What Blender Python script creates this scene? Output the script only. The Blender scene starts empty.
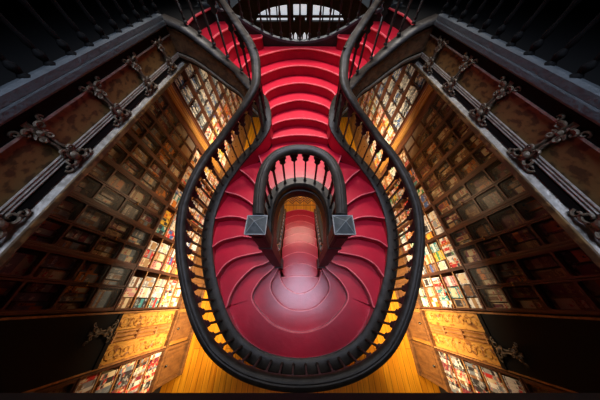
import bpy, math, random
from math import sin, cos, pi, sqrt
random.seed(11)
S = bpy.context.scene
C = S.collection
HC = 5.33                     # eye height above the shop floor (metres)
# ------------------------------------------------------------------ camera
VH, VN = -55.0, 303.0
FP = sqrt((200-VH)*(VN-200)); PT = math.atan((200-VH)/FP); CP, SP = cos(PT), sin(PT)
cd = bpy.data.cameras.new('camera'); cam = bpy.data.objects.new('camera', cd); C.objects.link(cam)
cam.location = (0, 0, HC); cam.rotation_euler = (pi/2-PT, 0, 0)
cd.sensor_width = 36; cd.lens = FP/600*36; cd.clip_start = .02; cd.clip_end = 100
S.camera = cam
S.view_settings.view_transform = 'Standard'; S.view_settings.look = 'None'
S.view_settings.gamma = 1; S.view_settings.use_curve_mapping = False
S.view_settings.exposure = 0.0
w = bpy.data.worlds.new('world'); S.world = w; w.use_nodes = True
w.node_tree.nodes['Background'].inputs[0].default_value = (.5, .6, .8, 1)
w.node_tree.nodes['Background'].inputs[1].default_value = .006
# ------------------------------------------------------------------ lights
def area(name, loc, target, size, power, col, sy=None, spread=180):
    l = bpy.data.lights.new(name, 'AREA'); l.energy = power; l.color = col
    l.shape = 'RECTANGLE'; l.size = size; l.size_y = sy or size; l.spread = math.radians(spread)
    o = bpy.data.objects.new(name, l); C.objects.link(o); o.location = loc
    from mathutils import Vector
    o.rotation_euler = (Vector(target)-Vector(loc)).to_track_quat('-Z', 'Y').to_euler()
    return o
WARM = (1, .62, .28)
area('skylight', (0, .7, 10.2), (0, .9, 0), 2.6, 76, (.66, .76, 1), 2.8, 75)
area('fill_over_flight', (0, 4.7, 8.4), (0, 2.7, 3), 2.0, 60, (1, .93, .86), 1.6, 50)  # added fill from above: brightens upper treads, leaves risers dark
area('daylight_facade', (0, 8.7, 4.2), (0, 5.5, 3.4), 3.0, 26, (.75, .87, 1), .8, 150)
for sx in (-1, 1):
    area('fill_under_stair', (sx*1.15, .55, 1.75), (sx*2.8, .40, .95), .5, 62, (1, .80, .55), .9, 125)  # added fill without a fixture, brightens the lower shelves
    area('fill_under_stair_front', (sx*1.0, -.45, 1.5), (sx*2.6, -.62, .75), .4, 30, (1, .68, .36), .4, 85)  # added fill aimed low at the carved panel and floor
    area('fill_under_flight', (sx*1.0, 3.6, 2.6), (sx*2.8, 5.2, 1.0), .6, 85, (1, .78, .5), .6, 120)  # added fill that brightens the far lower books
    area('fill_under_gallery', (sx*1.3, 2.0, 2.3), (sx*2.8, 1.9, 1.6), .4, 16, (1, .7, .42), .8, 160)  # small added fill towards the side bookcases, no fixture there
area('fill_lower_flight', (0, 2.45, 2.80), (0, 2.35, 0), 1.1, 30, (1, .72, .55), 1.0, 160)  # unseen fill added beneath the bridge to brighten the lowest flight
# ------------------------------------------------------------------ materials
def mat(name, col, rough=.5, metal=0, spec=.5, bump=None, var=None, coat=0, emit=None):
    m = bpy.data.materials.new(name); m.use_nodes = True; nt = m.node_tree; N = nt.nodes; L = nt.links
    b = N['Principled BSDF']; b.inputs['Base Color'].default_value = (*col, 1)
    b.inputs['Roughness'].default_value = rough; b.inputs['Metallic'].default_value = metal
    b.inputs['Specular IOR Level'].default_value = spec; b.inputs['Coat Weight'].default_value = coat
    tc = N.new('ShaderNodeTexCoord')
    if var:      # (kind, scale vector, colour 2, contrast lo, hi)
        kind, sc, c2, lo, hi = var
        mp = N.new('ShaderNodeMapping'); mp.inputs['Scale'].default_value = sc; L.new(tc.outputs['Object'], mp.inputs[0])
        if kind == 'wave':
            t = N.new('ShaderNodeTexWave'); t.inputs['Scale'].default_value = 1; t.inputs['Distortion'].default_value = 9; t.inputs['Detail'].default_value = 4; t.inputs['Detail Scale'].default_value = 1.6
        else:
            t = N.new('ShaderNodeTexNoise'); t.inputs['Scale'].default_value = 1; t.inputs['Detail'].default_value = 6; t.inputs['Roughness'].default_value = .65
        L.new(mp.outputs[0], t.inputs['Vector'])
        r = N.new('ShaderNodeValToRGB'); r.color_ramp.elements[0].position = lo; r.color_ramp.elements[1].position = hi
        r.color_ramp.elements[0].color = (*col, 1); r.color_ramp.elements[1].color = (*c2, 1)
        L.new(t.outputs['Fac'], r.inputs[0]); L.new(r.outputs[0], b.inputs['Base Color'])
    if bump:
        sc, st = bump
        n = N.new('ShaderNodeTexNoise'); n.inputs['Detail'].default_value = 5
        mp2 = N.new('ShaderNodeMapping'); mp2.inputs['Scale'].default_value = sc if isinstance(sc, tuple) else (sc,)*3
        n.inputs['Scale'].default_value = 1
        L.new(tc.outputs['Object'], mp2.inputs[0]); L.new(mp2.outputs[0], n.inputs['Vector'])
        bp = N.new('ShaderNodeBump'); bp.inputs['Strength'].default_value = st; bp.inputs['Distance'].default_value = .02
        L.new(n.outputs['Fac'], bp.inputs['Height']); L.new(bp.outputs[0], b.inputs['Normal'])
    b.inputs['Coat Roughness'].default_value = .22
    if emit:
        b.inputs['Emission Color'].default_value = (*emit[0], 1); b.inputs['Emission Strength'].default_value = emit[1]
    return m
M = {}
M['red'] = mat('red_stair_paint', (.46, .002, .024), .45, spec=.25, bump=(9, .25), var=('noise', (3, 3, 3), (.31, .002, .016), .3, .8), coat=.6)
M['worn'] = mat('worn_nosing_paint', (.75, .16, .18), .3, var=('noise', (6, 6, 6), (.60, .05, .08), .35, .7))
M['rail'] = mat('dark_rail_wood', (.020, .015, .012), .45, spec=.3, bump=((5, 5, 30), .3), var=('noise', (10, 10, 4), (.052, .042, .034), .35, .75))
M['dark'] = mat('dark_carved_wood', (.018, .014, .012), .42, bump=(20, .4), var=('noise', (9, 9, 9), (.035, .026, .02), .3, .7))
M['apron'] = mat('carved_brown_wood', (.07, .04, .022), .4, bump=(26, .8), var=('noise', (14, 14, 14), (.22, .125, .06), .35, .7))
M['case'] = mat('bookcase_mahogany', (.13, .045, .022), .38, bump=((20, 20, 3), .15), var=('wave', (6, 6, 1.2), (.07, .025, .014), .2, .9))
M['caseback'] = mat('bookcase_back_board', (.07, .03, .015), .7, var=('noise', (8, 8, 2), (.04, .018, .01), .3, .7))
M['shelf'] = mat('pale_shelf_wood', (.42, .20, .07), .45, var=('wave', (8, 2, 8), (.30, .13, .04), .2, .9))
M['gold'] = mat('yellow_carved_wood', (.55, .27, .05), .4, bump=((9, 22, 9), 1.0), var=('wave', (3.2, 5, 3.2), (.26, .10, .02), .35, .8))
M['goldplain'] = mat('golden_wood', (.50, .25, .06), .35, bump=((14, 14, 2), .2), var=('wave', (10, 10, 1), (.33, .15, .03), .2, .9))
M['base'] = mat('plinth_wood', (.09, .038, .015), .4, bump=((3, 20, 20), .3), var=('noise', (2, 16, 5), (.22, .10, .03), .35, .7))
M['fasc'] = mat('burl_fascia_wood', (.24, .135, .045), .45, bump=(12, .4), var=('wave', (9, 5, 9), (.09, .048, .018), .2, .8))
M['silver'] = mat('silvered_moulding', (.55, .51, .45), .38, metal=.2, bump=(30, .3), var=('noise', (6, 20, 20), (.22, .18, .14), .35, .75))
M['orn'] = mat('aged_bronze_carving', (.24, .19, .13), .4, metal=.2, bump=(40, .5), var=('noise', (20, 20, 20), (.12, .085, .055), .35, .7))
M['greybeam'] = mat('grey_stone_paint', (.10, .115, .125), .5, bump=(40, .4), var=('noise', (9, 9, 9), (.06, .07, .075), .3, .7))
M['matt'] = mat('matt_black_wood', (.008, .008, .008), .75, spec=.15)
M['blk'] = mat('black_gap', (.006, .006, .006), .7)
M['newel'] = mat('newel_cap_paint', (.07, .075, .075), .3, bump=(12, .2), var=('noise', (14, 14, 14), (.16, .165, .16), .4, .8))
M['capedge'] = mat('pale_cap_edge', (.30, .31, .30), .4)  # paler grey for the cap's ridges and rim
M['white'] = mat('pale_painted_metal', (.55, .55, .56), .4)
M['plaster'] = mat('dark_plaster', (.010, .009, .009), .8, bump=(8, .3))
M['brass'] = mat('old_brass', (.5, .33, .12), .3, metal=1)
M['knob'] = mat('black_knob', (.01, .01, .01), .25)
M['winglass'] = mat('daylit_window_glass', (.8, .8, .8), .2, emit=((.86, .92, 1), .62))
def glass_mat():
    m = bpy.data.materials.new('cabinet_glass'); m.use_nodes = True; N = m.node_tree.nodes; L = m.node_tree.links
    N.clear(); o = N.new('ShaderNodeOutputMaterial'); mx = N.new('ShaderNodeMixShader'); t = N.new('ShaderNodeBsdfTransparent'); g = N.new('ShaderNodeBsdfGlossy')
    t.inputs[0].default_value = (.93, .92, .9, 1); g.inputs['Roughness'].default_value = .35
    f = N.new('ShaderNodeFresnel'); f.inputs[0].default_value = 1.2
    L.new(f.outputs[0], mx.inputs[0]); L.new(t.outputs[0], mx.inputs[1]); L.new(g.outputs[0], mx.inputs[2]); L.new(mx.outputs[0], o.inputs[0]); return m
M['glass'] = glass_mat()
def floor_mat():
    m = mat('orange_plank_floor', (.78, .36, .035), .32, bump=((3, .6, 3), .15)); N = m.node_tree.nodes; L = m.node_tree.links; b = N['Principled BSDF']
    tc = N.new('ShaderNodeTexCoord'); mp = N.new('ShaderNodeMapping'); mp.inputs['Rotation'].default_value = (0, 0, pi/2)
    br = N.new('ShaderNodeTexBrick'); br.inputs['Scale'].default_value = 1; br.inputs['Brick Width'].default_value = 1.9; br.inputs['Row Height'].default_value = .13
    br.inputs['Mortar Size'].default_value = .004; br.inputs['Color1'].default_value = (.85, .38, .02, 1); br.inputs['Color2'].default_value = (.70, .27, .012, 1); br.inputs['Mortar'].default_value = (.12, .04, .01, 1)
    L.new(tc.outputs['Object'], mp.inputs[0]); L.new(mp.outputs[0], br.inputs['Vector'])
    n = N.new('ShaderNodeTexNoise'); n.inputs['Scale'].default_value = 1; n.inputs['Detail'].default_value = 5
    mp2 = N.new('ShaderNodeMapping'); mp2.inputs['Scale'].default_value = (22, 1.6, 1); L.new(tc.outputs['Object'], mp2.inputs[0]); L.new(mp2.outputs[0], n.inputs['Vector'])
    r = N.new('ShaderNodeValToRGB'); r.color_ramp.elements[0].position = .35; r.color_ramp.elements[0].color = (.72, .64, .5, 1); r.color_ramp.elements[1].position = .65
    L.new(n.outputs['Fac'], r.inputs[0]); mx = N.new('ShaderNodeMixRGB'); mx.blend_type = 'MULTIPLY'; mx.inputs[0].default_value = 1
    L.new(br.outputs['Color'], mx.inputs[1]); L.new(r.outputs[0], mx.inputs[2]); L.new(mx.outputs[0], b.inputs['Base Color']); return m
M['floor'] = floor_mat()
PAL = {'white': (.78, .74, .66), 'cream': (.72, .60, .38), 'red': (.55, .03, .03), 'orange': (.70, .22, .03), 'yellow': (.75, .48, .06), 'green': (.06, .25, .09),
       'teal': (.05, .25, .27), 'blue': (.05, .12, .33), 'black': (.03, .03, .035), 'grey': (.28, .29, .30), 'brown': (.20, .09, .04), 'pink': (.65, .30, .28),
       'tan': (.42, .26, .12), 'maroon': (.17, .02, .045), 'slate': (.16, .20, .24)}
ART = {'white': 'slate', 'cream': 'red', 'red': 'cream', 'orange': 'black', 'yellow': 'brown', 'green': 'white', 'teal': 'cream', 'blue': 'white', 'black': 'grey', 'grey': 'white', 'brown': 'tan', 'pink': 'maroon', 'tan': 'brown', 'maroon': 'tan', 'slate': 'grey'}
BM = {k: mat('book_cover_'+k, v, .35, var=('noise', (17+2*i, 15, 17), PAL[ART[k]], .53, .56)) for i, (k, v) in enumerate(PAL.items())}
# ------------------------------------------------------------------ helpers
def un(u, v, h):
    dx = (u-300)/FP; dv = (200-v)/FP; dy = CP+dv*SP; dz = -SP+dv*CP; t = -h/dz
    return (dx*t, dy*t)
class MB:
    def __init__(s): s.v = []; s.f = []; s.m = []
    def add(s, vs, fs, mi=0):
        o = len(s.v); s.v += [tuple(p) for p in vs]; s.f += [tuple(i+o for i in f) for f in fs]; s.m += [mi]*len(fs); return s
    def box(s, x0, x1, y0, y1, z0, z1, mi=0):
        return s.add([(x0,y0,z0),(x1,y0,z0),(x1,y1,z0),(x0,y1,z0),(x0,y0,z1),(x1,y0,z1),(x1,y1,z1),(x0,y1,z1)],
              [(0,3,2,1),(4,5,6,7),(0,1,5,4),(1,2,6,5),(2,3,7,6),(3,0,4,7)], mi)
    def lathe(s, prof, cx=0, cy=0, n=8, mi=0, axis='z', z0=0):
        vs = []; fs = []
        for r, z in prof:
            for k in range(n):
                a = 2*pi*k/n
                if axis == 'z': vs.append((cx+r*cos(a), cy+r*sin(a), z0+z))
                else: vs.append((z+cx, cy+r*cos(a), z0+r*sin(a)))
        for i in range(len(prof)-1):
            for k in range(n):
                k2 = (k+1) % n; fs.append((i*n+k, i*n+k2, (i+1)*n+k2, (i+1)*n+k))
        fs.append(tuple(range(n-1, -1, -1))); fs.append(tuple((len(prof)-1)*n+k for k in range(n)))
        return s.add(vs, fs, mi)
    def tube(s, pts, r, n=6, mi=0):
        from mathutils import Vector
        P = [Vector(p) for p in pts]; vs = []; fs = []
        for i, p in enumerate(P):
            t = (P[min(i+1, len(P)-1)]-P[max(i-1, 0)]).normalized()
            a = Vector((0, 0, 1)) if abs(t.z) < .9 else Vector((1, 0, 0))
            n1 = t.cross(a).normalized(); n2 = t.cross(n1)
            rr = r[i] if isinstance(r, (list, tuple)) else r
            for k in range(n):
                an = 2*pi*k/n; vs.append(tuple(p+n1*rr*cos(an)+n2*rr*sin(an)))
        for i in range(len(P)-1):
            for k in range(n):
                k2 = (k+1) % n; fs.append((i*n+k, i*n+k2, (i+1)*n+k2, (i+1)*n+k))
        fs.append(tuple(range(n-1, -1, -1))); fs.append(tuple((len(P)-1)*n+k for k in range(n)))
        return s.add(vs, fs, mi)
    def sweep(s, path, prof, mi=0):
        # path: (x,y,z) list; prof: closed (lateral, dz) list; lateral + is to the right of travel
        n = len(prof); vs = []; fs = []
        for i, p in enumerate(path):
            a = path[max(i-1, 0)]; b = path[min(i+1, len(path)-1)]
            dx, dy = b[0]-a[0], b[1]-a[1]; l = sqrt(dx*dx+dy*dy) or 1; nx, ny = dy/l, -dx/l
            for q, dz in prof: vs.append((p[0]+nx*q, p[1]+ny*q, p[2]+dz))
        for i in range(len(path)-1):
            for k in range(n):
                k2 = (k+1) % n; fs.append((i*n+k, i*n+k2, (i+1)*n+k2, (i+1)*n+k))
        fs.append(tuple(range(n-1, -1, -1))); fs.append(tuple((len(path)-1)*n+k for k in range(n)))
        return s.add(vs, fs, mi)
    def prism(s, poly, fx, t0, t1, mi=0):
        # poly in 2D; fx(a,b,t) -> 3D
        n = len(poly); vs = [fx(a, b, t0) for a, b in poly]+[fx(a, b, t1) for a, b in poly]
        fs = [tuple(range(n-1, -1, -1)), tuple(range(n, 2*n))]+[(k, (k+1) % n, n+(k+1) % n, n+k) for k in range(n)]
        return s.add(vs, fs, mi)
    def build(s, name, mats, parent=None, smooth=False, bevel=0):
        me = bpy.data.meshes.new(name); me.from_pydata(s.v, [], s.f); me.update()
        import bmesh
        bm = bmesh.new(); bm.from_mesh(me); bmesh.ops.recalc_face_normals(bm, faces=bm.faces); bm.to_mesh(me); bm.free()
        if not isinstance(mats, (list, tuple)): mats = [mats]
        for m in mats: me.materials.append(m)
        for p, mi in zip(me.polygons, s.m): p.material_index = mi; p.use_smooth = smooth
        o = bpy.data.objects.new(name, me); C.objects.link(o)
        if parent: o.parent = parent
        if smooth:
            md = o.modifiers.new('edge', 'EDGE_SPLIT'); md.split_angle = math.radians(42)
        if bevel:
            md = o.modifiers.new('bevel', 'BEVEL'); md.width = bevel; md.segments = 2; md.limit_method = 'ANGLE'
        return o
def tag(o, label, cat, group=None, kind=None):
    o['label'] = label
    if cat: o['category'] = cat
    if group: o['group'] = group
    if kind: o['kind'] = kind
    return o
def empty(name, loc=(0, 0, 0), rz=0):
    o = bpy.data.objects.new(name, None); C.objects.link(o); o.location = loc; o.rotation_euler = (0, 0, rz); return o
def struct(o): o['kind'] = 'structure'; return o
def copy_tree(o, parent=None):
    c = o.copy(); C.objects.link(c)
    if parent: c.parent = parent
    for ch in list(o.children): copy_tree(ch, c)
    return c
def catmull(P, n=8):
    out = []
    for i in range(len(P)-1):
        p0 = P[max(i-1, 0)]; p1 = P[i]; p2 = P[i+1]; p3 = P[min(i+2, len(P)-1)]
        for k in range(n):
            t = k/n
            out.append(tuple(.5*((2*b)+(-a+c)*t+(2*a-5*b+4*c-d)*t*t+(-a+3*b-3*c+d)*t**3) for a, b, c, d in zip(p0, p1, p2, p3)))
    out.append(tuple(P[-1])); return out
def seglen(P): return [sqrt(sum((a-b)**2 for a, b in zip(P[i], P[i+1]))) for i in range(len(P)-1)]
def resample(P, n):
    L = seglen(P); T = sum(L); out = []; acc = 0; i = 0
    for k in range(n):
        d = T*k/(n-1)
        while i < len(L)-1 and acc+L[i] < d-1e-9: acc += L[i]; i += 1
        t = min(1, (d-acc)/L[i]) if L[i] > 0 else 0
        out.append(tuple(a+(b-a)*t for a, b in zip(P[i], P[i+1])))
    return out
mir = lambda P: [(-p[0],)+tuple(p[1:]) for p in reversed(P)]
# ------------------------------------------------------------------ the setting
GZ = HC-.57                                                   # gallery floor level
XW = 2.77
struct(MB().box(-3.2, 3.2, -3.2, 9.3, -.12, 0).build('floor', M['floor']))
struct(MB().box(-3.3, -3.12, -3.2, 9.3, 0, GZ-.2).build('wall_left', M['plaster']))
struct(MB().box(3.12, 3.3, -3.2, 9.3, 0, GZ-.2).build('wall_right', M['plaster']))
struct(MB().box(-3.3, 3.3, -3.4, -3.2, 0, GZ-.2).build('wall_front', M['plaster']))
for sx, nm in ((-1, 'left'), (1, 'right')):
    a, b = sorted((sx*1.83, sx*4.6))
    struct(MB().box(a, b, -3.2, 9.3, GZ-.34, GZ).build('floor_gallery_'+nm, M['matt']))
    a, b = sorted((sx*4.6, sx*4.75))
    struct(MB().box(a, b, -3.2, 9.3, GZ-.34, GZ+3.5).build('wall_gallery_'+nm, M['blk']))
# facade wall with arched window and lower door light
WY = 9.0
def hz(h): return HC-h
bw = MB()
bw.box(-4.7, 4.7, WY+.05, WY+.3, 0, hz(2.20)); bw.box(-4.7, -.45, WY+.05, WY+.3, hz(2.20), hz(1.86)); bw.box(.45, 4.7, WY+.05, WY+.3, hz(2.20), hz(1.86))
bw.box(-4.7, 4.7, WY+.05, WY+.3, hz(1.86), hz(1.57)); bw.box(-4.7, -1.7, WY+.05, WY+.3, hz(1.57), hz(-3)); bw.box(1.7, 4.7, WY+.05, WY+.3, hz(1.57), hz(-3)); bw.box(-1.7, 1.7, WY+.05, WY+.3, hz(.97), hz(-3))
sp_l = [(-1.7, hz(1.57)), (-1.62, hz(1.49))]+[(-1.62*cos(a), hz(1.49)+.35*sin(a)) for a in [pi/2*k/10 for k in range(11)]]+[(0, hz(.97)), (-1.7, hz(.97))]
bw.prism(sp_l, lambda a, b, t: (a, t, b), WY+.06, WY+.28)
bw.prism([(-a, b) for a, b in sp_l], lambda a, b, t: (a, t, b), WY+.06, WY+.28)
struct(bw.build('wall_back', M['plaster']))
win = struct(MB().box(-1.68, 1.68, WY+.2, WY+.22, hz(1.55), hz(.92)).build('window_1', M['winglass']))
fr = MB()
for x in (-1.25, -.86, -.42, -.3, 0, .3, .42, .86, 1.25): fr.box(x-(.055 if abs(x) in (.42, .3) else .02), x+(.055 if abs(x) in (.42, .3) else .02), WY+.08, WY+.18, hz(1.57), hz(.97))
fr.box(-1.7, 1.7, WY+.04, WY+.16, hz(1.47), hz(1.41)); fr.box(-.2, .2, WY+.04, WY+.18, hz(1.57), hz(1.47))
fr.build('window_frame', M['blk'], win)
dw = struct(MB().box(-.44, .44, WY+.2, WY+.22, hz(2.19), hz(1.87)).build('window_2', M['winglass']))
fr = MB()
for i in range(6): x = -.45+.18*i; fr.box(x-.03, x+.03, WY+.08, WY+.18, hz(2.2), hz(1.86))
for i in range(5):
    x = -.36+.18*i
    for q in (-1, 1): fr.prism([(x+q*.09, hz(2.00)), (x+q*.09, hz(1.85)), (x, hz(1.85))], lambda a, b, t: (a, t, b), WY+.09, WY+.17)
fr.build('window_frame', M['blk'], dw)
# zigzag inlay border in the floor beyond the stair foot
inl = MB()
for r, y0 in enumerate((3.20, 3.30, 3.40)):
    for k in range(-5, 5):
        x = k*.30
        for q in (0, 1):
            xa = x+q*.15; za, zb = (0, .15) if q == 0 else (.15, 0)
            inl.add([(xa, y0+za, .004), (xa+.15, y0+zb, .004), (xa+.15, y0+zb+.05, .004), (xa, y0+za+.05, .004)], [(0, 1, 2, 3)])
for y in (3.14, 3.66): inl.add([(-1.4, y, .004), (1.4, y, .004), (1.4, y+.03, .004), (-1.4, y+.03, .004)], [(0, 1, 2, 3)])
o = inl.build('trim_1', M['case']); struct(o)
# ------------------------------------------------------------------ staircase
HN = {'S': .57, 'R': .74, 'Q': .91, 'P': 1.08, 'O': 1.25, 'N': 1.42, 'M': 1.59, 'L': 1.76, 'K': 1.93, 'J': 2.10, 'I': 2.27, 'H': 2.44, 'G': 2.61, 'F': 2.78, 'E': 2.95, 'D': 3.12, 'C': 3.29, 'B': 3.46, 'A': 3.63}
SP_ = [('S', 186.5, 27, .595), ('R', 208, 43, .745), ('Q', 224, 57, .89), ('P', 238, 70, 1.05), ('O', 250, 83, 1.21), ('N', 262, 97, 1.38), ('M', 267, 112, 1.55), ('L', 266, 128, 1.71), ('K', 257, 143, 1.88),
       ('J', 247, 154, 2.05), ('I', 236, 167, 2.22), ('H', 223, 186, 2.39), ('G', 212.5, 212, 2.56), ('F', 208, 240, 2.73), ('E', 210, 270, 2.90), ('D', 219, 306, 3.07),
       ('x1', 233, 335, 3.17), ('x2', 252, 352.5, 3.21), ('x3', 275, 362, 3.22)]
pt = {}
left = [(-1.78, 3.16, HC-.50)]
for k, u, v, h in SP_:
    x, y = un(u, v, h); pt[k] = (x, y); left.append((x, y, HC-h))
x, y = un(300, 365, 3.22)
OUT = left+[(0, y, HC-3.22)]+mir(left)
OUTER = catmull(OUT, 8)
def outer_between(a, b):
    ia = [i for i, p in enumerate(OUTER) if abs(p[0]-a[0])+abs(p[1]-a[1]) < 1e-4][0]; ib = [i for i, p in enumerate(OUTER) if abs(p[0]-b[0])+abs(p[1]-b[1]) < 1e-4][0]
    return [(p[0], p[1]) for p in OUTER[ia:ib+1]]
INN = [(-.455, .70, 2.20), (-.475, .90, 2.17), (-.48, 1.10, 2.14), (-.455, 1.30, 2.11), (-.385, 1.47, 2.08), (-.27, 1.59, 2.06), (-.14, 1.65, 2.05)]
INP = [(a, b, HC-c) for a, b, c in INN]; INP = INP+[(0, 1.67, HC-2.05)]+mir(INP)
INNER = catmull(INP, 6)
U = lambda k, *ps: [un(u, v, HN[k]) for u, v in ps]
half = {}
half['P'] = [pt['P']]+U('P', (247, 61), (258, 56), (280, 50), (300, 48))
half['O'] = [pt['O']]+U('O', (259, 76), (280, 67.5), (300, 65))
half['N'] = [pt['N']]+U('N', (267, 91.5), (280, 85.5), (300, 82.4))
half['M'] = [pt['M']]+U('M', (272, 107), (284, 102.3), (300, 99.6))
half['L'] = [pt['L']]+U('L', (272, 124.5), (284, 119.8), (300, 118))
half['K'] = [pt['K']]+U('K', (264, 141), (280, 136.3), (300, 134.4))
full = {}
for k, P in half.items(): full[k] = catmull(P+[(-a, b) for a, b in reversed(P[:-1])], 8)
for k, P in {'C': [(-.47, .66)]+U('C', (272, 269), (259, 281), (251.5, 299), (268, 321), (284, 330)), 'B': [(-.46, .68)]+U('B', (277.5, 269), (270.5, 283), (272, 294), (284, 307)),
             'A': [(-.45, .72)]+U('A', (280.5, 265), (279, 275), (286, 287.7))}.items():
    c = un(300, {'C': 333, 'B': 311, 'A': 294}[k], HN[k])
    full[k] = catmull(P+[c]+[(-a, b) for a, b in reversed(P)], 8)
side = {   # outer end first
 'J': [pt['J']]+U('J', (258, 154))+[(-.55, 1.72), (-.40, 1.49)],
 'I': [pt['I']]+U('I', (240, 169.5), (247, 174.5), (254, 182))+[(-.46, 1.33)],
 'H': [pt['H']]+U('H', (225, 191), (237.5, 194.5), (246, 199), (254, 205))+[(-.48, 1.18)],
 'G': [pt['G']]+U('G', (214, 218), (230, 216), (245, 218.5))+[(-.48, 1.03)],
 'F': [pt['F']]+U('F', (211, 247), (220, 241), (232, 237.5), (245, 236))+[(-.48, .90)],
 'E': [pt['E']]+U('E', (215, 277), (224, 265), (236, 257.5), (252, 253.5))+[(-.48, .80)],
 'D': [pt['D']]+U('D', (226, 307), (230, 295), (238, 281.5), (252, 268), (264, 263.5))+[(-.47, .72)],
 'Q': [pt['Q']]+U('Q', (231, 47), (244, 41), (261, 37))+[(-.74, 4.30)],
 'R': [pt['R']]+U('R', (218, 33), (231, 26))+[(-1.16, 4.30)],
 'S': [pt['S']]+U('S', (195, 15), (205, 10))+[(-1.52, 4.30)],
}
side = {k: catmull(P, 8) for k, P in side.items()}
stair = tag(empty('staircase', (0, 2.3, 0)), 'red painted double curved staircase wrapping round an oval well', 'staircase')
LOC = (0, -2.3)
def step_mesh(front, back, z, th, n=40, name='step', mt='red'):
    F = resample(front, n); B = resample(back, n); vs = []; fs = []
    for zz in (z, z-th):
        vs += [(p[0], p[1]+LOC[1], zz) for p in F]+[(p[0], p[1]+LOC[1], zz) for p in B]
    for i in range(n-1):
        fs.append((i, i+1, n+i+1, n+i)); fs.append((2*n+i, 2*n+n+i, 2*n+n+i+1, 2*n+i+1))
        fs.append((i, 2*n+i, 2*n+i+1, i+1)); fs.append((n+i, n+i+1, 3*n+i+1, 3*n+i))
    fs.append((0, n, 3*n, 2*n)); fs.append((n-1, 3*n-1, 4*n-1, 2*n-1))
    o = MB().add(vs, fs).build(name, M[mt], stair)
    r = MB().tube([(p[0], p[1]+LOC[1], z-.010) for p in F], .0135, 6).build('nosing', M['worn'], o, smooth=True)
    return o
TH = .30
seq = ['D', 'E', 'F', 'G', 'H', 'I', 'J']
for i in range(len(seq)-1):
    a, b = side[seq[i]], side[seq[i+1]]
    for sg in (1, -1): step_mesh([(sg*p[0], p[1]) for p in a], [(sg*p[0], p[1]) for p in b], HC-HN[seq[i]], TH)
innerp = [(p[0], p[1]) for p in INNER]
ia = min(range(len(innerp)), key=lambda i: (innerp[i][0]+.40)**2+(innerp[i][1]-1.49)**2)
arch = innerp[ia:len(innerp)-ia]
step_mesh(full['K'] and side['J']+arch+[(-p[0], p[1]) for p in reversed(side['J'])], full['K'], HC-HN['J'], .26, 70)
for a, b in (('K', 'L'), ('L', 'M'), ('M', 'N'), ('N', 'O'), ('O', 'P')): step_mesh(full[a], full[b], HC-HN[a], TH)
step_mesh(full['P'], side['Q']+[(-p[0], p[1]) for p in reversed(side['Q'])], HC-HN['P'], TH, 70)
for sg in (1, -1):
    step_mesh([(sg*p[0], p[1]) for p in side['Q']], [(sg*p[0], p[1]) for p in side['R']], HC-HN['Q'], TH)
    step_mesh([(sg*p[0], p[1]) for p in side['R']], [(sg*p[0], p[1]) for p in side['S']], HC-HN['R'], TH)
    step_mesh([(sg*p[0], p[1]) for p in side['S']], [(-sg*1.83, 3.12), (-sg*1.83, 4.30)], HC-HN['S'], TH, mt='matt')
D_ = side['D']
step_mesh(full['C'], list(reversed(D_))+outer_between(pt['D'], (-pt['D'][0], pt['D'][1]))[1:-1]+[(-p[0], p[1]) for p in D_], HC-HN['C'], TH, 80)
step_mesh(full['B'], full['C'], HC-HN['B'], TH, 60)
step_mesh(full['A'], full['B'], HC-HN['A'], TH, 60)
# lower flight: landing then nine risers down to the shop floor
lowy = [.4876, .785, 1.08, 1.40, 1.695, 1.988, 2.25, 2.557, 2.866]
hw = [.40, .44, .46, .47, .47, .47, .48, .52, .60]
def lowc(i):
    return [(hw[i]*2*(k/12-.5), lowy[i]-.17*(2*(k/12-.5))**2*(1 if i else .2)) for k in range(13)]
Lc = [lowc(i) for i in range(9)]
step_mesh(Lc[0], full['A'], HC-3.80, .3, 40, 'landing')
for i in range(1, 9): step_mesh(Lc[i], Lc[i-1], HC-3.80-.17*i, HC-3.80-.17*i if i > 4 else .5)
# closed side walls of the lower flight
for sg in (-1, 1):
    vs = []; 
    prof = [(lowy[i]+(.02 if i else -.3), HC-3.80-.17*i+.03) for i in range(9)]
    poly = [(p[0]-2.3, p[1]) for p in prof]+[(2.9-2.3, 0), (.9-2.3, 0), (.2-2.3, 1.2)]
    MB().prism(poly, lambda a, b, t: (t, a, b), sg*.50, sg*.56).build('stringer', M['base'], stair)
# outer stringer, its red inner skirting and inner well wall
rel = lambda P: [(p[0], p[1]-2.3, p[2]) for p in P]
OR_ = rel(OUTER)
MB().sweep(OR_, [(.115, 0), (.125, -.03), (.08, -.05), (.08, -.33), (.10, -.36), (.10, -.42), (-.05, -.42), (-.05, -.05), (-.068, -.03), (-.068, 0), (-.04, .018), (.085, .018)]).build('stringer', M['rail'], stair, smooth=True)
MB().sweep(OR_[8:-8], [(-.051, -.03), (-.051, -.30), (-.062, -.30), (-.062, -.03)]).build('skirting', M['red'], stair)
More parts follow.
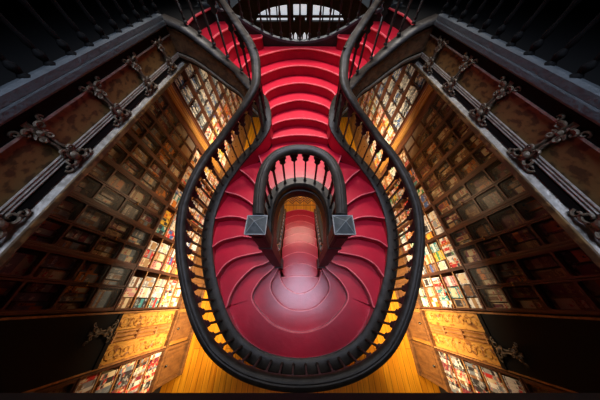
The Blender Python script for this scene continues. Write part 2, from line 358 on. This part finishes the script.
# carved outer apron (proud panels)
MB().sweep(OR_, [(.081, -.07), (.096, -.08), (.096, -.31), (.081, -.32)]).build('carved_apron', M['apron'], stair)
bd = MB(); bd.sweep(OR_, [(.082, -.055), (.105, -.06), (.105, -.075), (.082, -.08)]); bd.sweep(OR_, [(.095, -.33), (.125, -.34), (.125, -.37), (.095, -.385)])
bd.build('apron_moulding', M['silver'], stair).data.materials[0] = M['orn']
IR_ = rel(INNER)
def wall_sweep(path):
    m = MB(); vs = []; fs = []; n = len(path)
    for i, p in enumerate(path):
        a = path[max(i-1, 0)]; b = path[min(i+1, n-1)]; dx, dy = b[0]-a[0], b[1]-a[1]; l = sqrt(dx*dx+dy*dy); nx, ny = dy/l, -dx/l
        y = p[1]+2.3; low = HC-(2.42+max(0, (1.62-y))*.75)      # wall gets deeper towards the newels
        for q, z in ((.055, p[2]), (.055, low), (-.055, low), (-.055, p[2])): vs.append((p[0]+nx*q, p[1]+ny*q, z))
    for i in range(n-1):
        for k in range(4):
            k2 = (k+1) % 4; fs.append((i*4+k, i*4+k2, i*4+4+k2, i*4+4+k))
    fs += [(3, 2, 1, 0), tuple((n-1)*4+k for k in range(4))]
    return m.add(vs, fs)
wall_sweep(IR_).build('well_wall', M['rail'], stair)
cb = MB(); cb.sweep(IR_, [(.085, -.05), (.085, -.01), (.06, .02), (-.06, .02), (-.085, -.01), (-.085, -.05)]); cb.sweep(IR_, [(.055, -.16), (.075, -.17), (.075, -.20), (.055, -.21)])
cb.build('well_curb', M['rail'], stair, smooth=True)
# ------------------------------------------------------------------ balustrades
RAILP = [(a*.8, b*.85) for a, b in [(.078, -.01), (.082, .02), (.07, .05), (.045, .068), (.015, .078), (0, .072), (-.015, .078), (-.045, .068), (-.07, .05), (-.082, .02), (-.078, -.01), (-.05, -.045), (.05, -.045)]]
def baluster_mesh(H, s, t=.034):
    m = MB()
    r = [(.014, .17), (.014, .60), (.22*s, .645), (.26*s, .675), (.17*s, .72), (.18*s, .755), (.30*s, .80), (.34*s, .835), (.26*s, .865), (.34*s, .91), (.505*s, .985), (.505*s, 1.02)]
    r = [(a if i > 0 else .010, b if i < 1 else 1.02-(1.02-b)*.72) for i, (a, b) in enumerate(r)]; r[1] = (.010, r[1][1])
    poly = [(a, b*H) for a, b in r]+[(-a, b*H) for a, b in reversed(r)]
    m.prism(poly, lambda a, b, q: (a, q, b), -t/2, t/2)
    m.lathe([(.026, 0), (.026, .02), (.014, .035), (.019, .055), (.011, .08), (.013, .12), (.0105, .16), (.012, .34), (.011, .36)], n=8)
    return m
def make_balustrade(root, path, dH, s0, skip=0, railmin=None, xoff=lambda p: 0, cut=None, loc=(0, 0), rail_prof=RAILP):
    zs = [((p[0]+xoff(p))-loc[0], p[1]-loc[1], p[2]+dH) for p in path]
    off = [xoff(p) for p in path]; zs = [(path[i][0]+sum(off[max(0, i-9):i+10])/len(off[max(0, i-9):i+10])-loc[0], p[1], p[2]) for i, p in enumerate(zs)]
    if railmin: zs = [p for p in zs if p[1]+loc[1] > railmin]
    rail = MB().sweep(zs, rail_prof).build('handrail', M['rail'], root, smooth=True)
    pth = [(p[0]-loc[0], p[1]-loc[1], p[2]) for p in path]
    T = sum(seglen([(p[0], p[1]) for p in pth])); n = max(3, int(round((T-2*skip)/s0))); s = (T-2*skip)/n
    fine = resample([(p[0], p[1]) for p in pth], 1200); zz = resample(pth, 1200)
    # height by nearest plan point
    proto = baluster_mesh(dH-.035, s).build('baluster', M['rail'], root)
    for i in range(n):
        d = skip+s*(i+.5); k = int(d/T*1199); a = fine[max(k-4, 0)]; b = fine[min(k+4, 1199)]; p = fine[k]
        z = min(pth, key=lambda q: (q[0]-p[0])**2+(q[1]-p[1])**2)[2]
        o = proto if i == 0 else proto.copy()
        if i: C.objects.link(o); o.parent = root
        o.location = (p[0]+xoff((p[0]+loc[0], p[1]+loc[1]))*.6, p[1], z+.015); o.rotation_euler = (0, 0, math.atan2(b[1]-a[1], b[0]-a[0]))
    return root
def rail_shift(p):
    x, y = p[0], p[1]; sg = math.copysign(1, x) if abs(x) > .01 else 0
    if y < 1.7: return sg*.07*min(1, abs(x)/1.0)
    if abs(x) > .85 and y > 2.7: return -sg*.06
    if y > 1.7 and abs(x) <= .95 and y < 2.95: return sg*.045
    return 0
ob = tag(empty('outer_balustrade', (0, 2.3, 0)), 'long black wooden balustrade with pointed arches sweeping round the outside of the red staircase', 'balustrade')
make_balustrade(ob, OUTER, .63, .155, .15, loc=(0, 2.3), xoff=rail_shift)
ib = tag(empty('inner_balustrade', (0, 1.2, 0)), 'small horseshoe black balustrade with two square newel posts around the stair well', 'balustrade')
make_balustrade(ib, INNER, .63, .158, .10, railmin=.77, loc=(0, 1.2), xoff=lambda p: -math.copysign(.025, p[0]) if p[1] < 1.35 else 0)
for sg in (-1, 1):
    nx, ny = sg*.447, .675-1.2; zt = HC-1.53; zb = HC-3.63
    m = MB(); m.box(nx-.078, nx+.078, ny-.078, ny+.078, zb, zt-.05)
    m.box(nx-.095, nx+.095, ny-.095, ny+.095, zb, zb+.22); m.box(nx-.088, nx+.088, ny-.088, ny+.088, zt-.62, zt-.56); m.box(nx-.088, nx+.088, ny-.088, ny+.088, zt-.12, zt-.07)
    for q in (-1, 1):
        m.box(nx-.05, nx+.05, ny+q*.078-.006, ny+q*.078+.006, zt-.52, zt-.16); m.box(nx+q*.078-.006, nx+q*.078+.006, ny-.05, ny+.05, zt-.52, zt-.16)
    po = m.build('newel_post', M['rail'], ib, bevel=.006)
    c = MB(); r = .104
    c.box(nx-r*.93, nx+r*.93, ny-r*.93, ny+r*.93, zt-.05, zt-.03); c.box(nx-r, nx+r, ny-r, ny+r, zt-.03, zt)
    r2 = r*.9
    c.add([(nx-r2, ny-r2, zt), (nx+r2, ny-r2, zt), (nx+r2, ny+r2, zt), (nx-r2, ny+r2, zt), (nx, ny, zt+.085)], [(0, 1, 4), (1, 2, 4), (2, 3, 4), (3, 0, 4), (3, 2, 1, 0)])
    for qx, qy in ((-1, -1), (1, -1), (1, 1), (-1, 1)):
        c.tube([(nx+qx*r2, ny+qy*r2, zt+.002), (nx, ny, zt+.088)], .0035, 5, 1); c.tube([(nx+qx*r, ny+qy*r, zt), (nx-qy*r, ny+qx*r, zt)], .004, 5, 1)
    c.build('newel_cap', [M['newel'], M['capedge']], po)
def turned(H, r=.017):
    return [(r*1.9, 0), (r*1.9, .03), (r*1.1, .045), (r*1.7, .07), (r*1.7, .085), (r*.8, .11), (r*1.25, .14), (r*.75, .19), (r, H*.45), (r*1.5, H*.5), (r, H*.55), (r*.75, H*.8), (r*1.4, H*.88), (r, H*.93), (r*1.2, H)]
def simple_railing(root, path, H, s0, loc, bmat='rail'):
    P = [(p[0]-loc[0], p[1]-loc[1], p[2]) for p in path]
    MB().sweep([(a, b, c+H) for a, b, c in P], RAILP).build('handrail', M['rail'], root, smooth=True)
    MB().sweep(P, [(.045, -.02), (.045, .02), (.02, .035), (-.02, .035), (-.045, .02), (-.045, -.02)]).build('bottom_rail', M['greybeam'], root)
    T = sum(seglen(P)); n = int(T/s0); Q = resample(P, n)
    proto = MB().lathe(turned(H), n=8).build('baluster', M[bmat], root, smooth=True)
    for i, p in enumerate(Q):
        o = proto if i == 0 else proto.copy()
        if i: C.objects.link(o); o.parent = root
        o.location = (p[0], p[1], p[2]+.01)
c = catmull([(-1.75, 4.36, HC-.55), (-1.45, 4.36, HC-.60), (-1.1, 4.36, HC-.72), (-.8, 4.36, HC-.86), (-.45, 4.36, HC-.98), (0, 4.36, HC-1.03), (.45, 4.36, HC-.98), (.8, 4.36, HC-.86), (1.1, 4.36, HC-.72), (1.45, 4.36, HC-.60), (1.75, 4.36, HC-.55)], 6)
r = tag(empty('landing_balustrade', (0, 4.36, 0)), 'dark sagging balustrade along the far edge of the top stair landing', 'balustrade')
simple_railing(r, c, .66, .17, (0, 4.36))
MB().sweep([(p[0], 0, p[2]) for p in c], [(.04, -.02), (.04, -.36), (-.03, -.36), (-.03, -.02)]).build('landing_fascia', M['dark'], r)
for sg, nm in ((-1, 'left'), (1, 'right')):
    lb = tag(empty('lower_balustrade', (sg*.56, 1.9, 0)), 'small pale grey railing on the %s of the lowest flight, inside the stair well' % nm, 'balustrade', 'railings of the lowest flight')
    path = catmull([(sg*(.53+.10*max(0, (i-6)/2)**2), lowy[i]+.03, HC-3.80-.17*i+.10) for i in range(2, 9)], 4)
    simple_railing(lb, path, .50, .15, (sg*.56, 1.9)); lb.children[0].data.materials[0] = M['white']
# ------------------------------------------------------------------ gallery edge: fascia, carvings, grey beam, railing
def spiral(m, cy, cz, r0, turns, sg, x, th=.011, start=0.0):
    pts = []; rr = []
    N = 16
    for k in range(N):
        t = k/(N-1); a = start+sg*turns*2*pi*t; r_ = r0*(1-.82*t)
        pts.append((x+.012*sin(pi*t), cy+r_*cos(a), cz+r_*sin(a))); rr.append(th*(1-.45*t))
    m.tube(pts, rr, 5)
def scroll_mesh():
    m = MB()
    # front of the carving faces +x; height about .30, centred on z 0
    for sy in (-1, 1):
        spiral(m, sy*.055, -.115, .045, 1.3, sy, .02, .013, pi/2); spiral(m, sy*.035, -.055, .032, 1.1, -sy, .025, .011, -pi/2)
        spiral(m, sy*.05, .115, .038, 1.2, -sy, .015, .011, -pi/2); spiral(m, sy*.03, .06, .026, 1.1, sy, .02, .009, pi/2)
        spiral(m, sy*.10, -.14, .028, 1.1, -sy, .012, .010, 0 if sy > 0 else pi); spiral(m, sy*.09, .14, .024, 1.1, sy, .010, .009, 0 if sy > 0 else pi)
        m.tube([(.01, sy*.01, -.15), (.03, sy*.03, -.08), (.025, sy*.012, 0), (.02, sy*.022, .07), (.012, sy*.01, .15)], [.009, .014, .010, .012, .007], 5)
    m.lathe([(.004, .02), (.024, .028), (.03, .04), (.016, .055), (.002, .06)], cx=0, cy=0, n=8, axis='x', z0=-.10)
    m.lathe([(.004, .01), (.018, .022), (.02, .03), (.01, .04), (.002, .045)], cx=0, cy=0, n=8, axis='x', z0=.09)
    m.box(0, .014, -.022, .022, -.16, .16)
    return m
scroll_me = None
for sx, nm in ((-1, 'left'), (1, 'right')):
    X = 1.78; y0, y1 = -3.1, 3.22
    fa = tag(empty('gallery_fascia', (sx*X, 1.5, 0), 0 if sx < 0 else pi), '%s gallery edge with burl wood panels, silvered mouldings and carved scrolls' % nm, 'fascia', 'carved gallery edges')
    a, b = (y0-1.5, y1-1.5) if sx < 0 else (1.5-y1, 1.5-y0)
    L_ = lambda *z: [HC-q for q in z]
    MB().box(-.06, .0, a, b, HC-.99, HC-.55).build('panel_board', M['fasc'], fa)
    MB().box(-.06, .05, a, b, HC-.565, HC-.51).build('top_beam', M['greybeam'], fa, bevel=.012)
    g = MB(); g.box(0, .02, a, b, HC-.655, HC-.642); g.box(0, .012, a, b, HC-.64, HC-.57)
    g.build('upper_moulding', M['silver'], fa)
    MB().box(0, .016, a, b, HC-.645, HC-.570).build('frieze_strip', M['matt'], fa)
    t = MB()
    for z in (.838, .855, .872): t.tube([(.012, a, HC-z), (.012, b, HC-z)], .0068, 6)
    t.build('triple_bead', M['silver'], fa, smooth=True)
    MB().add([(.0, a, HC-.925), (.035, a, HC-.965), (.035, b, HC-.965), (.0, b, HC-.925), (0, a, HC-.965), (0, b, HC-.965)], [(0, 1, 2, 3), (0, 4, 1), (3, 2, 5), (1, 4, 5, 2), (0, 3, 5, 4)]).build('silver_cove', M['silver'], fa)
    MB().box(-.06, .05, a, b, HC-1.005, HC-.965).build('bottom_rail', M['fasc'], fa, bevel=.006)
    MB().box(0, .014, a, b, HC-.925, HC-.89).build('lower_strip', M['matt'], fa)
    for i in range(7):
        yy = 2.72-.585*i
        if scroll_me is None: o = scroll_mesh().build('carved_scroll', M['orn'], fa, smooth=True); scroll_me = o
        else: o = scroll_me.copy(); C.objects.link(o); o.parent = fa
        o.location = (.004, (yy-1.5) if sx < 0 else (1.5-yy), HC-.77)
    gr = tag(empty('gallery_balustrade', (sx*X, 1.5, 0)), 'dark turned balustrade standing on the grey beam of the %s gallery' % nm, 'balustrade', 'gallery balustrades')
    simple_railing(gr, [(sx*X, -2.0, HC-.49), (sx*X, 3.05, HC-.49)], .60, .19, (sx*X, 1.5), 'matt')
# near gallery edge right below the viewpoint
g = tag(empty('near_gallery_ledge', (0, -.5, 0)), 'black gallery ledge crossing the very bottom of the picture', 'ledge')
MB().box(-1.70, 1.70, -.5, .320, HC-.58, HC-.50).build('top_board', M['matt'], g, bevel=.01)
MB().box(-1.70, 1.70, -.5, .17, HC-1.0, HC-.58).build('front_panel', M['dark'], g)
# ------------------------------------------------------------------ bookcases
ZB = HC-4.40      # top of the base cabinets
ZG = HC-2.89      # bottom of the glazed doors
ZT = HC-1.42      # top of bookcase
BWID = .61
nrow = 5; rp = (ZG-ZB)/nrow
ncell = 4; cp_ = (ZT-ZG-.04)/ncell
def bookcase(kind='glazed'):
    # local: y centred, front at x=0, depth to x=-.33, faces +x
    r = empty('bookcase'); h = BWID/2
    m = MB(); m.box(-.34, -.30, -h, h, 0, ZT)
    m.build('back_board', M['caseback'], r)
    for sg in (-1, 1):
        a, b = sorted((sg*h, sg*(h-.022))); 
        s_ = MB(); s_.box(-.30, 0.005, a, b, ZB, ZT)
        s_.build('side_board', M['case'], r)
        MB().box(.002, .022, min(sg*h, sg*(h-.028)), max(sg*h, sg*(h-.028)), ZB, ZT).build('stile', M['case'] if kind != 'open_gold' else M['shelf'], r, bevel=.004)
    for i in range(1, nrow): MB().box(-.30, .004, -h+.022, h-.022, ZB+rp*i-.009, ZB+rp*i+.009).build('shelf', M['shelf'], r)
    MB().box(-.30, .03, -h, h, ZG-.03, ZG).build('door_rail', M['case'], r, bevel=.005)
    for i in range(1, ncell): MB().box(-.30, -.03, -h+.022, h-.022, ZG+cp_*i-.008, ZG+cp_*i+.008).build('shelf', M['case'], r)
    for sg in (-1, 1) if kind == 'glazed' else ():
        y0, y1 = sorted((sg*.004, sg*(h-.024))); d = MB()
        d.box(-.01, .018, y0, y0+.017, ZG+.005, ZT); d.box(-.01, .018, y1-.017, y1, ZG+.005, ZT)
        for i in range(ncell+1):
            z = ZG+cp_*i+.004-.008; d.box(-.01, .016, y0, y1, z, z+.020)
            if i < ncell:
                for (yc, zc, ay, az) in ((y0+.017, z+.020, 1, 1), (y1-.017, z+.020, -1, 1), (y0+.017, z+cp_, 1, -1), (y1-.017, z+cp_, -1, -1)):
                    k = .024; d.prism([(yc, zc), (yc+ay*k, zc), (yc+ay*k*.3, zc+az*k*.3), (yc, zc+az*k)], lambda a, b, t: (t, a, b), -.008, .012)
        dd = d.build('door', M['case'], r)
        MB().box(-.004, -.001, y0+.02, y1-.02, ZG+.03, ZT-.01).build('glass_pane', M['glass'], dd)
        MB().lathe([(.006, .016), (.011, .03), (.012, .038), (.004, .045)], cy=sg*.016, n=8, axis='x', z0=ZG+.55).build('knob', M['brass'], dd, smooth=True)
    b_ = MB(); b_.box(-.30, .0, -h, h, 0, ZB-.0); b_.box(0, .05, -h, h, 0, .10); b_.box(-.0, .05, -h, h, ZB-.07, ZB)
    b_.box(0, .025, -h, -h+.05, .1, ZB-.07); b_.box(0, .025, h-.05, h, .1, ZB-.07); b_.box(0, .018, -h+.08, h-.08, .17, ZB-.14)
    bc = b_.build('base_cabinet', M['base'], r, bevel=.006)
    MB().lathe([(.008, .02), (.022, .035), (.026, .05), (.016, .062), (.004, .066)], cy=0, n=10, axis='x', z0=ZB-.2).build('knob', M['knob'], bc, smooth=True)
    MB().box(-.30, .05, -h, h, ZT, ZT+.06).build('cornice', M['case'], r, bevel=.008)
    return r
ORD = ['first', 'second', 'third', 'fourth', 'fifth', 'sixth', 'seventh', 'eighth', 'ninth', 'tenth', 'eleventh', 'twelfth', 'thirteenth', 'fourteenth']
bays = [-.1+BWID*(i+.5) for i in range(6)]
farbays = [4.08+BWID*(i+.5) for i in range(8)]
allb = [(-.78-BWID/2, 'near')]+[(y, 'main') for y in bays]+[(y, 'far') for y in farbays]
proto = bookcase(); protofar = bookcase('open'); used = set()
BOOKS = []   # (area, spec)
SP2 = ['beside the carved panel', 'second', 'third', 'fourth', 'fifth', 'sixth']
for sx, nm in ((-1, 'left'), (1, 'right')):
    for bi, (yc, kd) in enumerate(allb):
        pr_ = protofar if kd == 'far' else proto; o = pr_ if pr_.name not in used else copy_tree(pr_); used.add(pr_.name)
        o.location = (sx*XW, yc, 0); o.rotation_euler = (0, 0, 0 if sx < 0 else pi)
        if kd == 'near': lab = 'mahogany bookcase at the bottom of the %s wall, nearer than its carved panel' % nm; bn = 'nearest bookcase, %s wall' % nm
        elif kd == 'main':
            k = bi-1; lab = 'mahogany glazed bookcase, %s beyond the carved panel on the %s wall' % (ORD[k], nm); bn = '%s bookcase past the %s carved panel' % (ORD[k], nm)
        else:
            k = bi-7; lab = 'far bookcase, %s beyond the gold pilaster on the %s wall' % (ORD[k], nm); bn = '%s bookcase past the %s gold pilaster' % (ORD[k], nm)
        tag(o, lab, 'bookcase', 'bookcases along the side walls')
        warm = sx > 0
        for r_ in range(nrow):           # open shelves with books facing out
            z = ZB+rp*r_+.0095; y = yc-BWID/2+.03; pos = 0; spine = (kd == 'near') or random.random() < .12
            while True:
                wd = random.uniform(.035, .06) if spine else random.uniform(.125, .185)
                if y+wd > yc+BWID/2-.03: break
                hh = random.uniform(.20, rp-.035)
                wts = ['white']*5+['cream']*4+['red']*2+['orange']*(3 if warm else 1)+['yellow', 'green', 'teal', 'blue', 'black', 'grey', 'pink', 'brown', 'tan']
                if kd == 'near': wts = ['grey', 'white', 'black', 'slate', 'maroon', 'grey', 'brown', 'red', 'cream', 'black']
                BOOKS.append(dict(sx=sx, y=y+wd/2, z=z, w=wd, h=hh, d=.16 if spine else .035, fx=-.012 if spine else -.03, col=random.choice(wts), c2=random.choice(wts), kind='spine' if spine else 'face', pos=pos, row=r_, bay=bn, tier='open'))
                pos += 1; y += wd+(.002 if spine else random.uniform(.006, .02))
        for cx in (-1, 1):                # cells behind the glazed doors
            for r_ in range(ncell):
                z = ZG+cp_*r_+(.0085 if r_ else .0005); y = yc+(-BWID/2+.03 if cx < 0 else .012); yend = y+BWID/2-.045; pos = 0
                n = random.choice([1, 2, 2, 3]) if kd != 'far' else 4
                if kd == 'far': yend += .03
                for q in range(n):
                    wd = (yend-y)/n*random.uniform(.80, .97); y_ = y+(yend-y)/n*q
                    wts = ['white', 'grey', 'slate', 'white', 'grey', 'blue', 'black'] if kd == 'far' else (['brown']*3+['maroon']*2+['tan']*3+['black', 'orange', 'cream']) if warm else (['slate']*3+['grey']*3+['tan']*2+['brown']*3+['maroon']*2+['cream', 'orange'])
                    BOOKS.append(dict(sx=sx, y=y_+wd/2, z=z, w=wd, h=random.uniform(.24, cp_-.05), d=.05, fx=-.05-random.uniform(0, .05), col=random.choice(wts), c2=random.choice(wts), kind='face', pos=pos, row=r_, bay=bn, tier='glazed', half=('near' if cx < 0 else 'far')))
                    pos += 1
def book_mb(m, b, o=(0, 0, 0), mi=(0, 1, 2)):
    # local: front faces +x (left wall); size d (depth) x w x h
    w_, h_, d = b['w'], b['h'], b['d']; X0, Y0, Z0 = o; sx = -b['sx']
    def bx(xa, xb, ya, yb, za, zb, k):
        xs = sorted((X0+sx*xa, X0+sx*xb)); m.box(xs[0], xs[1], Y0+ya, Y0+yb, Z0+za, Z0+zb, k)
    bx(-.004, 0, -w_/2, w_/2, 0, h_, mi[0]); bx(-d, -d+.004, -w_/2, w_/2, 0, h_, mi[0]); 
    bx(-d+.004, -.004, -w_/2, -w_/2+.004, 0, h_, mi[0]); bx(-d+.004, -.004, -w_/2+.004, w_/2-.004, .004, h_-.005, mi[2])
    rr = random.Random(int(b['y']*1000+b['z']*7777))
    if b['kind'] == 'spine':
        bx(0, .0015, -w_/2+.004, w_/2-.004, h_*.62, h_*.82, mi[1]); bx(0, .0015, -w_/2+.004, w_/2-.004, h_*.08, h_*.13, mi[1])
    else:
        t = rr.random()
        if t < .4:
            bx(0, .0015, -w_/2+.014, w_/2-.014, h_*.12, h_*.62, mi[1]); bx(0, .0015, -w_/2+.03, w_/2-.03, h_*.76, h_*.86, mi[1])
        elif t < .75:
            bx(0, .0015, -w_/2, w_/2, h_*.30, h_*.56, mi[1]); bx(0, .0015, -w_/2+.02, w_/2-.03, h_*.74, h_*.80, mi[1])
        else:
            bx(0, .0015, -w_/2+.01, 0, h_*.1, h_*.5, mi[1]); bx(0, .0015, .01, w_/2-.01, h_*.4, h_*.9, mi[1])
def px_area(b):
    x = abs(XW)*b['sx']; h = HC-b['z']-b['h']/2; D = b['y']*CP+h*SP
    if D < .2: return 0
    u = 300+FP*x/D; v = 200-FP*(b['y']*SP-h*CP)/D
    if not (-5 < u < 605 and -5 < v < 392): return -1
    if h/XW < .56: return -1      # hidden above the gallery edge
    # hidden behind the stair oval
    if ((u-300)/118)**2+((v-252)/135)**2 < 1 : return -2
    return b['w']*b['h']/(D*D)*(1.2 if b['tier'] == 'open' else 1)
for b in BOOKS: b['a'] = px_area(b)
vis = sorted([b for b in BOOKS if b['a'] > 0], key=lambda b: -b['a'])
solo = vis[:298]; ids = set(id(b) for b in solo)
rest = [b for b in BOOKS if id(b) not in ids and b['a'] != 0]
ROWN = ['lowest', 'second', 'middle', 'fourth', 'top']; CELL = ['bottom', 'second', 'third', 'top']
PP = ['first', 'second', 'third', 'fourth', 'fifth', 'sixth', 'seventh', 'eighth', 'ninth', 'tenth', 'eleventh', 'twelfth', 'thirteenth', 'fourteenth']
for b in solo:
    m = MB(); book_mb(m, b); c2 = b['c2'] if b['c2'] != b['col'] else ('cream' if b['col'] != 'cream' else 'brown')
    o = m.build('book', [BM[b['col']], BM[c2], BM['cream']])
    o.location = (b['sx']*(XW-b['fx']), b['y'], b['z'])
    if b['tier'] == 'open': lab = '%s %s, %s on %s open shelf, %s' % (b['col'], 'spine-out book' if b['kind'] == 'spine' else 'book', PP[b['pos']], ROWN[b['row']], b['bay'])
    else: lab = '%s book %s in %s %s glazed cell, %s' % (b['col'], PP[b['pos']], CELL[b['row']], b['half'], b['bay'])
    tag(o, lab, 'book', 'books on open shelves' if b['tier'] == 'open' else 'books behind glass')
keys = list(PAL); m = MB()
for b in rest: book_mb(m, b, (b['sx']*(XW-b['fx']), b['y'], b['z']), (keys.index(b['col']), keys.index(b['c2']), keys.index('cream')))
if rest: tag(m.build('distant_books', [BM[k] for k in keys]), 'many small books filling the farthest and hidden shelves of both walls', 'books', kind='stuff')
# carved golden panels and pilasters between the bookcases
def carved_panel():
    r = empty('carved_panel'); h = .325
    MB().box(-.34, -.02, -h, h, 0, ZT+.06).build('board', M['goldplain'], r)
    m = MB()
    for (a, b) in ((-.30, -.07), (.09, .30)): m.box(-.02, .005, a, b, ZB+.06, HC-3.06)
    m.build('carved_field', M['gold'], r)
    for yc in (-.185, .195):
        s = MB()
        for zc in [ZB+.18+.24*i for i in range(5)]:
            for sg in (-1, 1):
                pts = []; rr = []
                for k in range(12):
                    t = k/11; a = pi/2*sg+sg*2.3*pi*t; q = .085*(1-.75*t); pts.append((.008, yc+q*cos(a), zc+sg*.06+q*sin(a))); rr.append(.010*(1-.4*t))
                s.tube(pts, rr, 5)
        s.build('carved_scrolls', M['gold'], r, smooth=True)
    up = MB(); up.box(-.02, .03, -h+.02, h-.02, HC-3.04, ZT); up.box(-.02, .045, -h+.02, h-.02, HC-3.06, HC-3.0)
    up = up.build('upper_panel', M['matt'], r)
    q = scroll_me.copy(); C.objects.link(q); q.parent = up; q.location = (.035, .1, HC-2.85)
    e = MB(); e.box(-.02, .03, -h, -h+.02, ZB, ZT); e.box(-.02, .03, h-.02, h, ZB, ZT); e.tube([(.0, .01, ZB+.04), (.0, .01, ZT)], .016, 6); e.tube([(.0, .06, ZB+.04), (.0, .06, ZT)], .01, 6); e.tube([(.0, -.045, ZB+.04), (.0, -.045, ZT)], .01, 6)
    for z in (ZB+.42, ZB+.84, ZB+1.26): e.box(-.02, .02, -.06, .07, z, z+.03)
    e.build('edge_moulding', M['shelf'], r)
    b_ = MB(); b_.box(-.02, .05, -h, h, 0, .1); b_.box(-.02, .05, -h, h, ZB-.07, ZB); b_.box(-.02, .02, -h+.07, h-.07, .16, ZB-.14)
    pl = b_.build('plinth', M['base'], r, bevel=.006)
    MB().lathe([(.008, .02), (.024, .035), (.028, .05), (.016, .062), (.004, .066)], cy=-.05, n=10, axis='x', z0=ZB-.22).build('knob', M['knob'], pl, smooth=True)
    return r
def pilaster():
    r = empty('gold_pilaster'); h = .24
    MB().box(-.34, 0, -h, h, 0, ZT+.06).build('shaft', M['case'], r)
    m = MB()
    for i in range(3): y = -.085+.075*i; m.tube([(.018, y, ZB+.25), (.018, y, ZT)], .033, 8)
    m.build('fluting', M['goldplain'], r, smooth=True)
    b_ = MB(); b_.box(-.02, .07, -h, h, 0, ZB); b_.box(-.02, .09, -h, h, ZB, ZB+.12); b_.box(-.02, .06, -h, h, ZB+.12, ZB+.22)
    b_.build('pedestal', M['base'], r, bevel=.01)
    b_ = MB(); b_.box(-.02, .08, -h, h, ZT-.1, ZT+.06); b_.build('capital', M['goldplain'], r, bevel=.01)
    return r
cpn = carved_panel(); pil = pilaster()
for i, (sx, nm) in enumerate(((-1, 'left'), (1, 'right'))):
    o = cpn if i == 0 else copy_tree(cpn); o.location = (sx*XW, -.44, 0); o.rotation_euler = (0, 0, 0 if sx < 0 else pi)
    tag(o, 'yellow carved wooden panel between bookcases low on the %s wall' % nm, 'panel', 'carved wall panels')
    o = pil if i == 0 else copy_tree(pil); o.location = (sx*XW, 3.82, 0); o.rotation_euler = (0, 0, 0 if sx < 0 else pi)
    tag(o, 'gold fluted pilaster between bookcases on the far %s wall' % nm, 'pilaster', 'fluted pilasters')
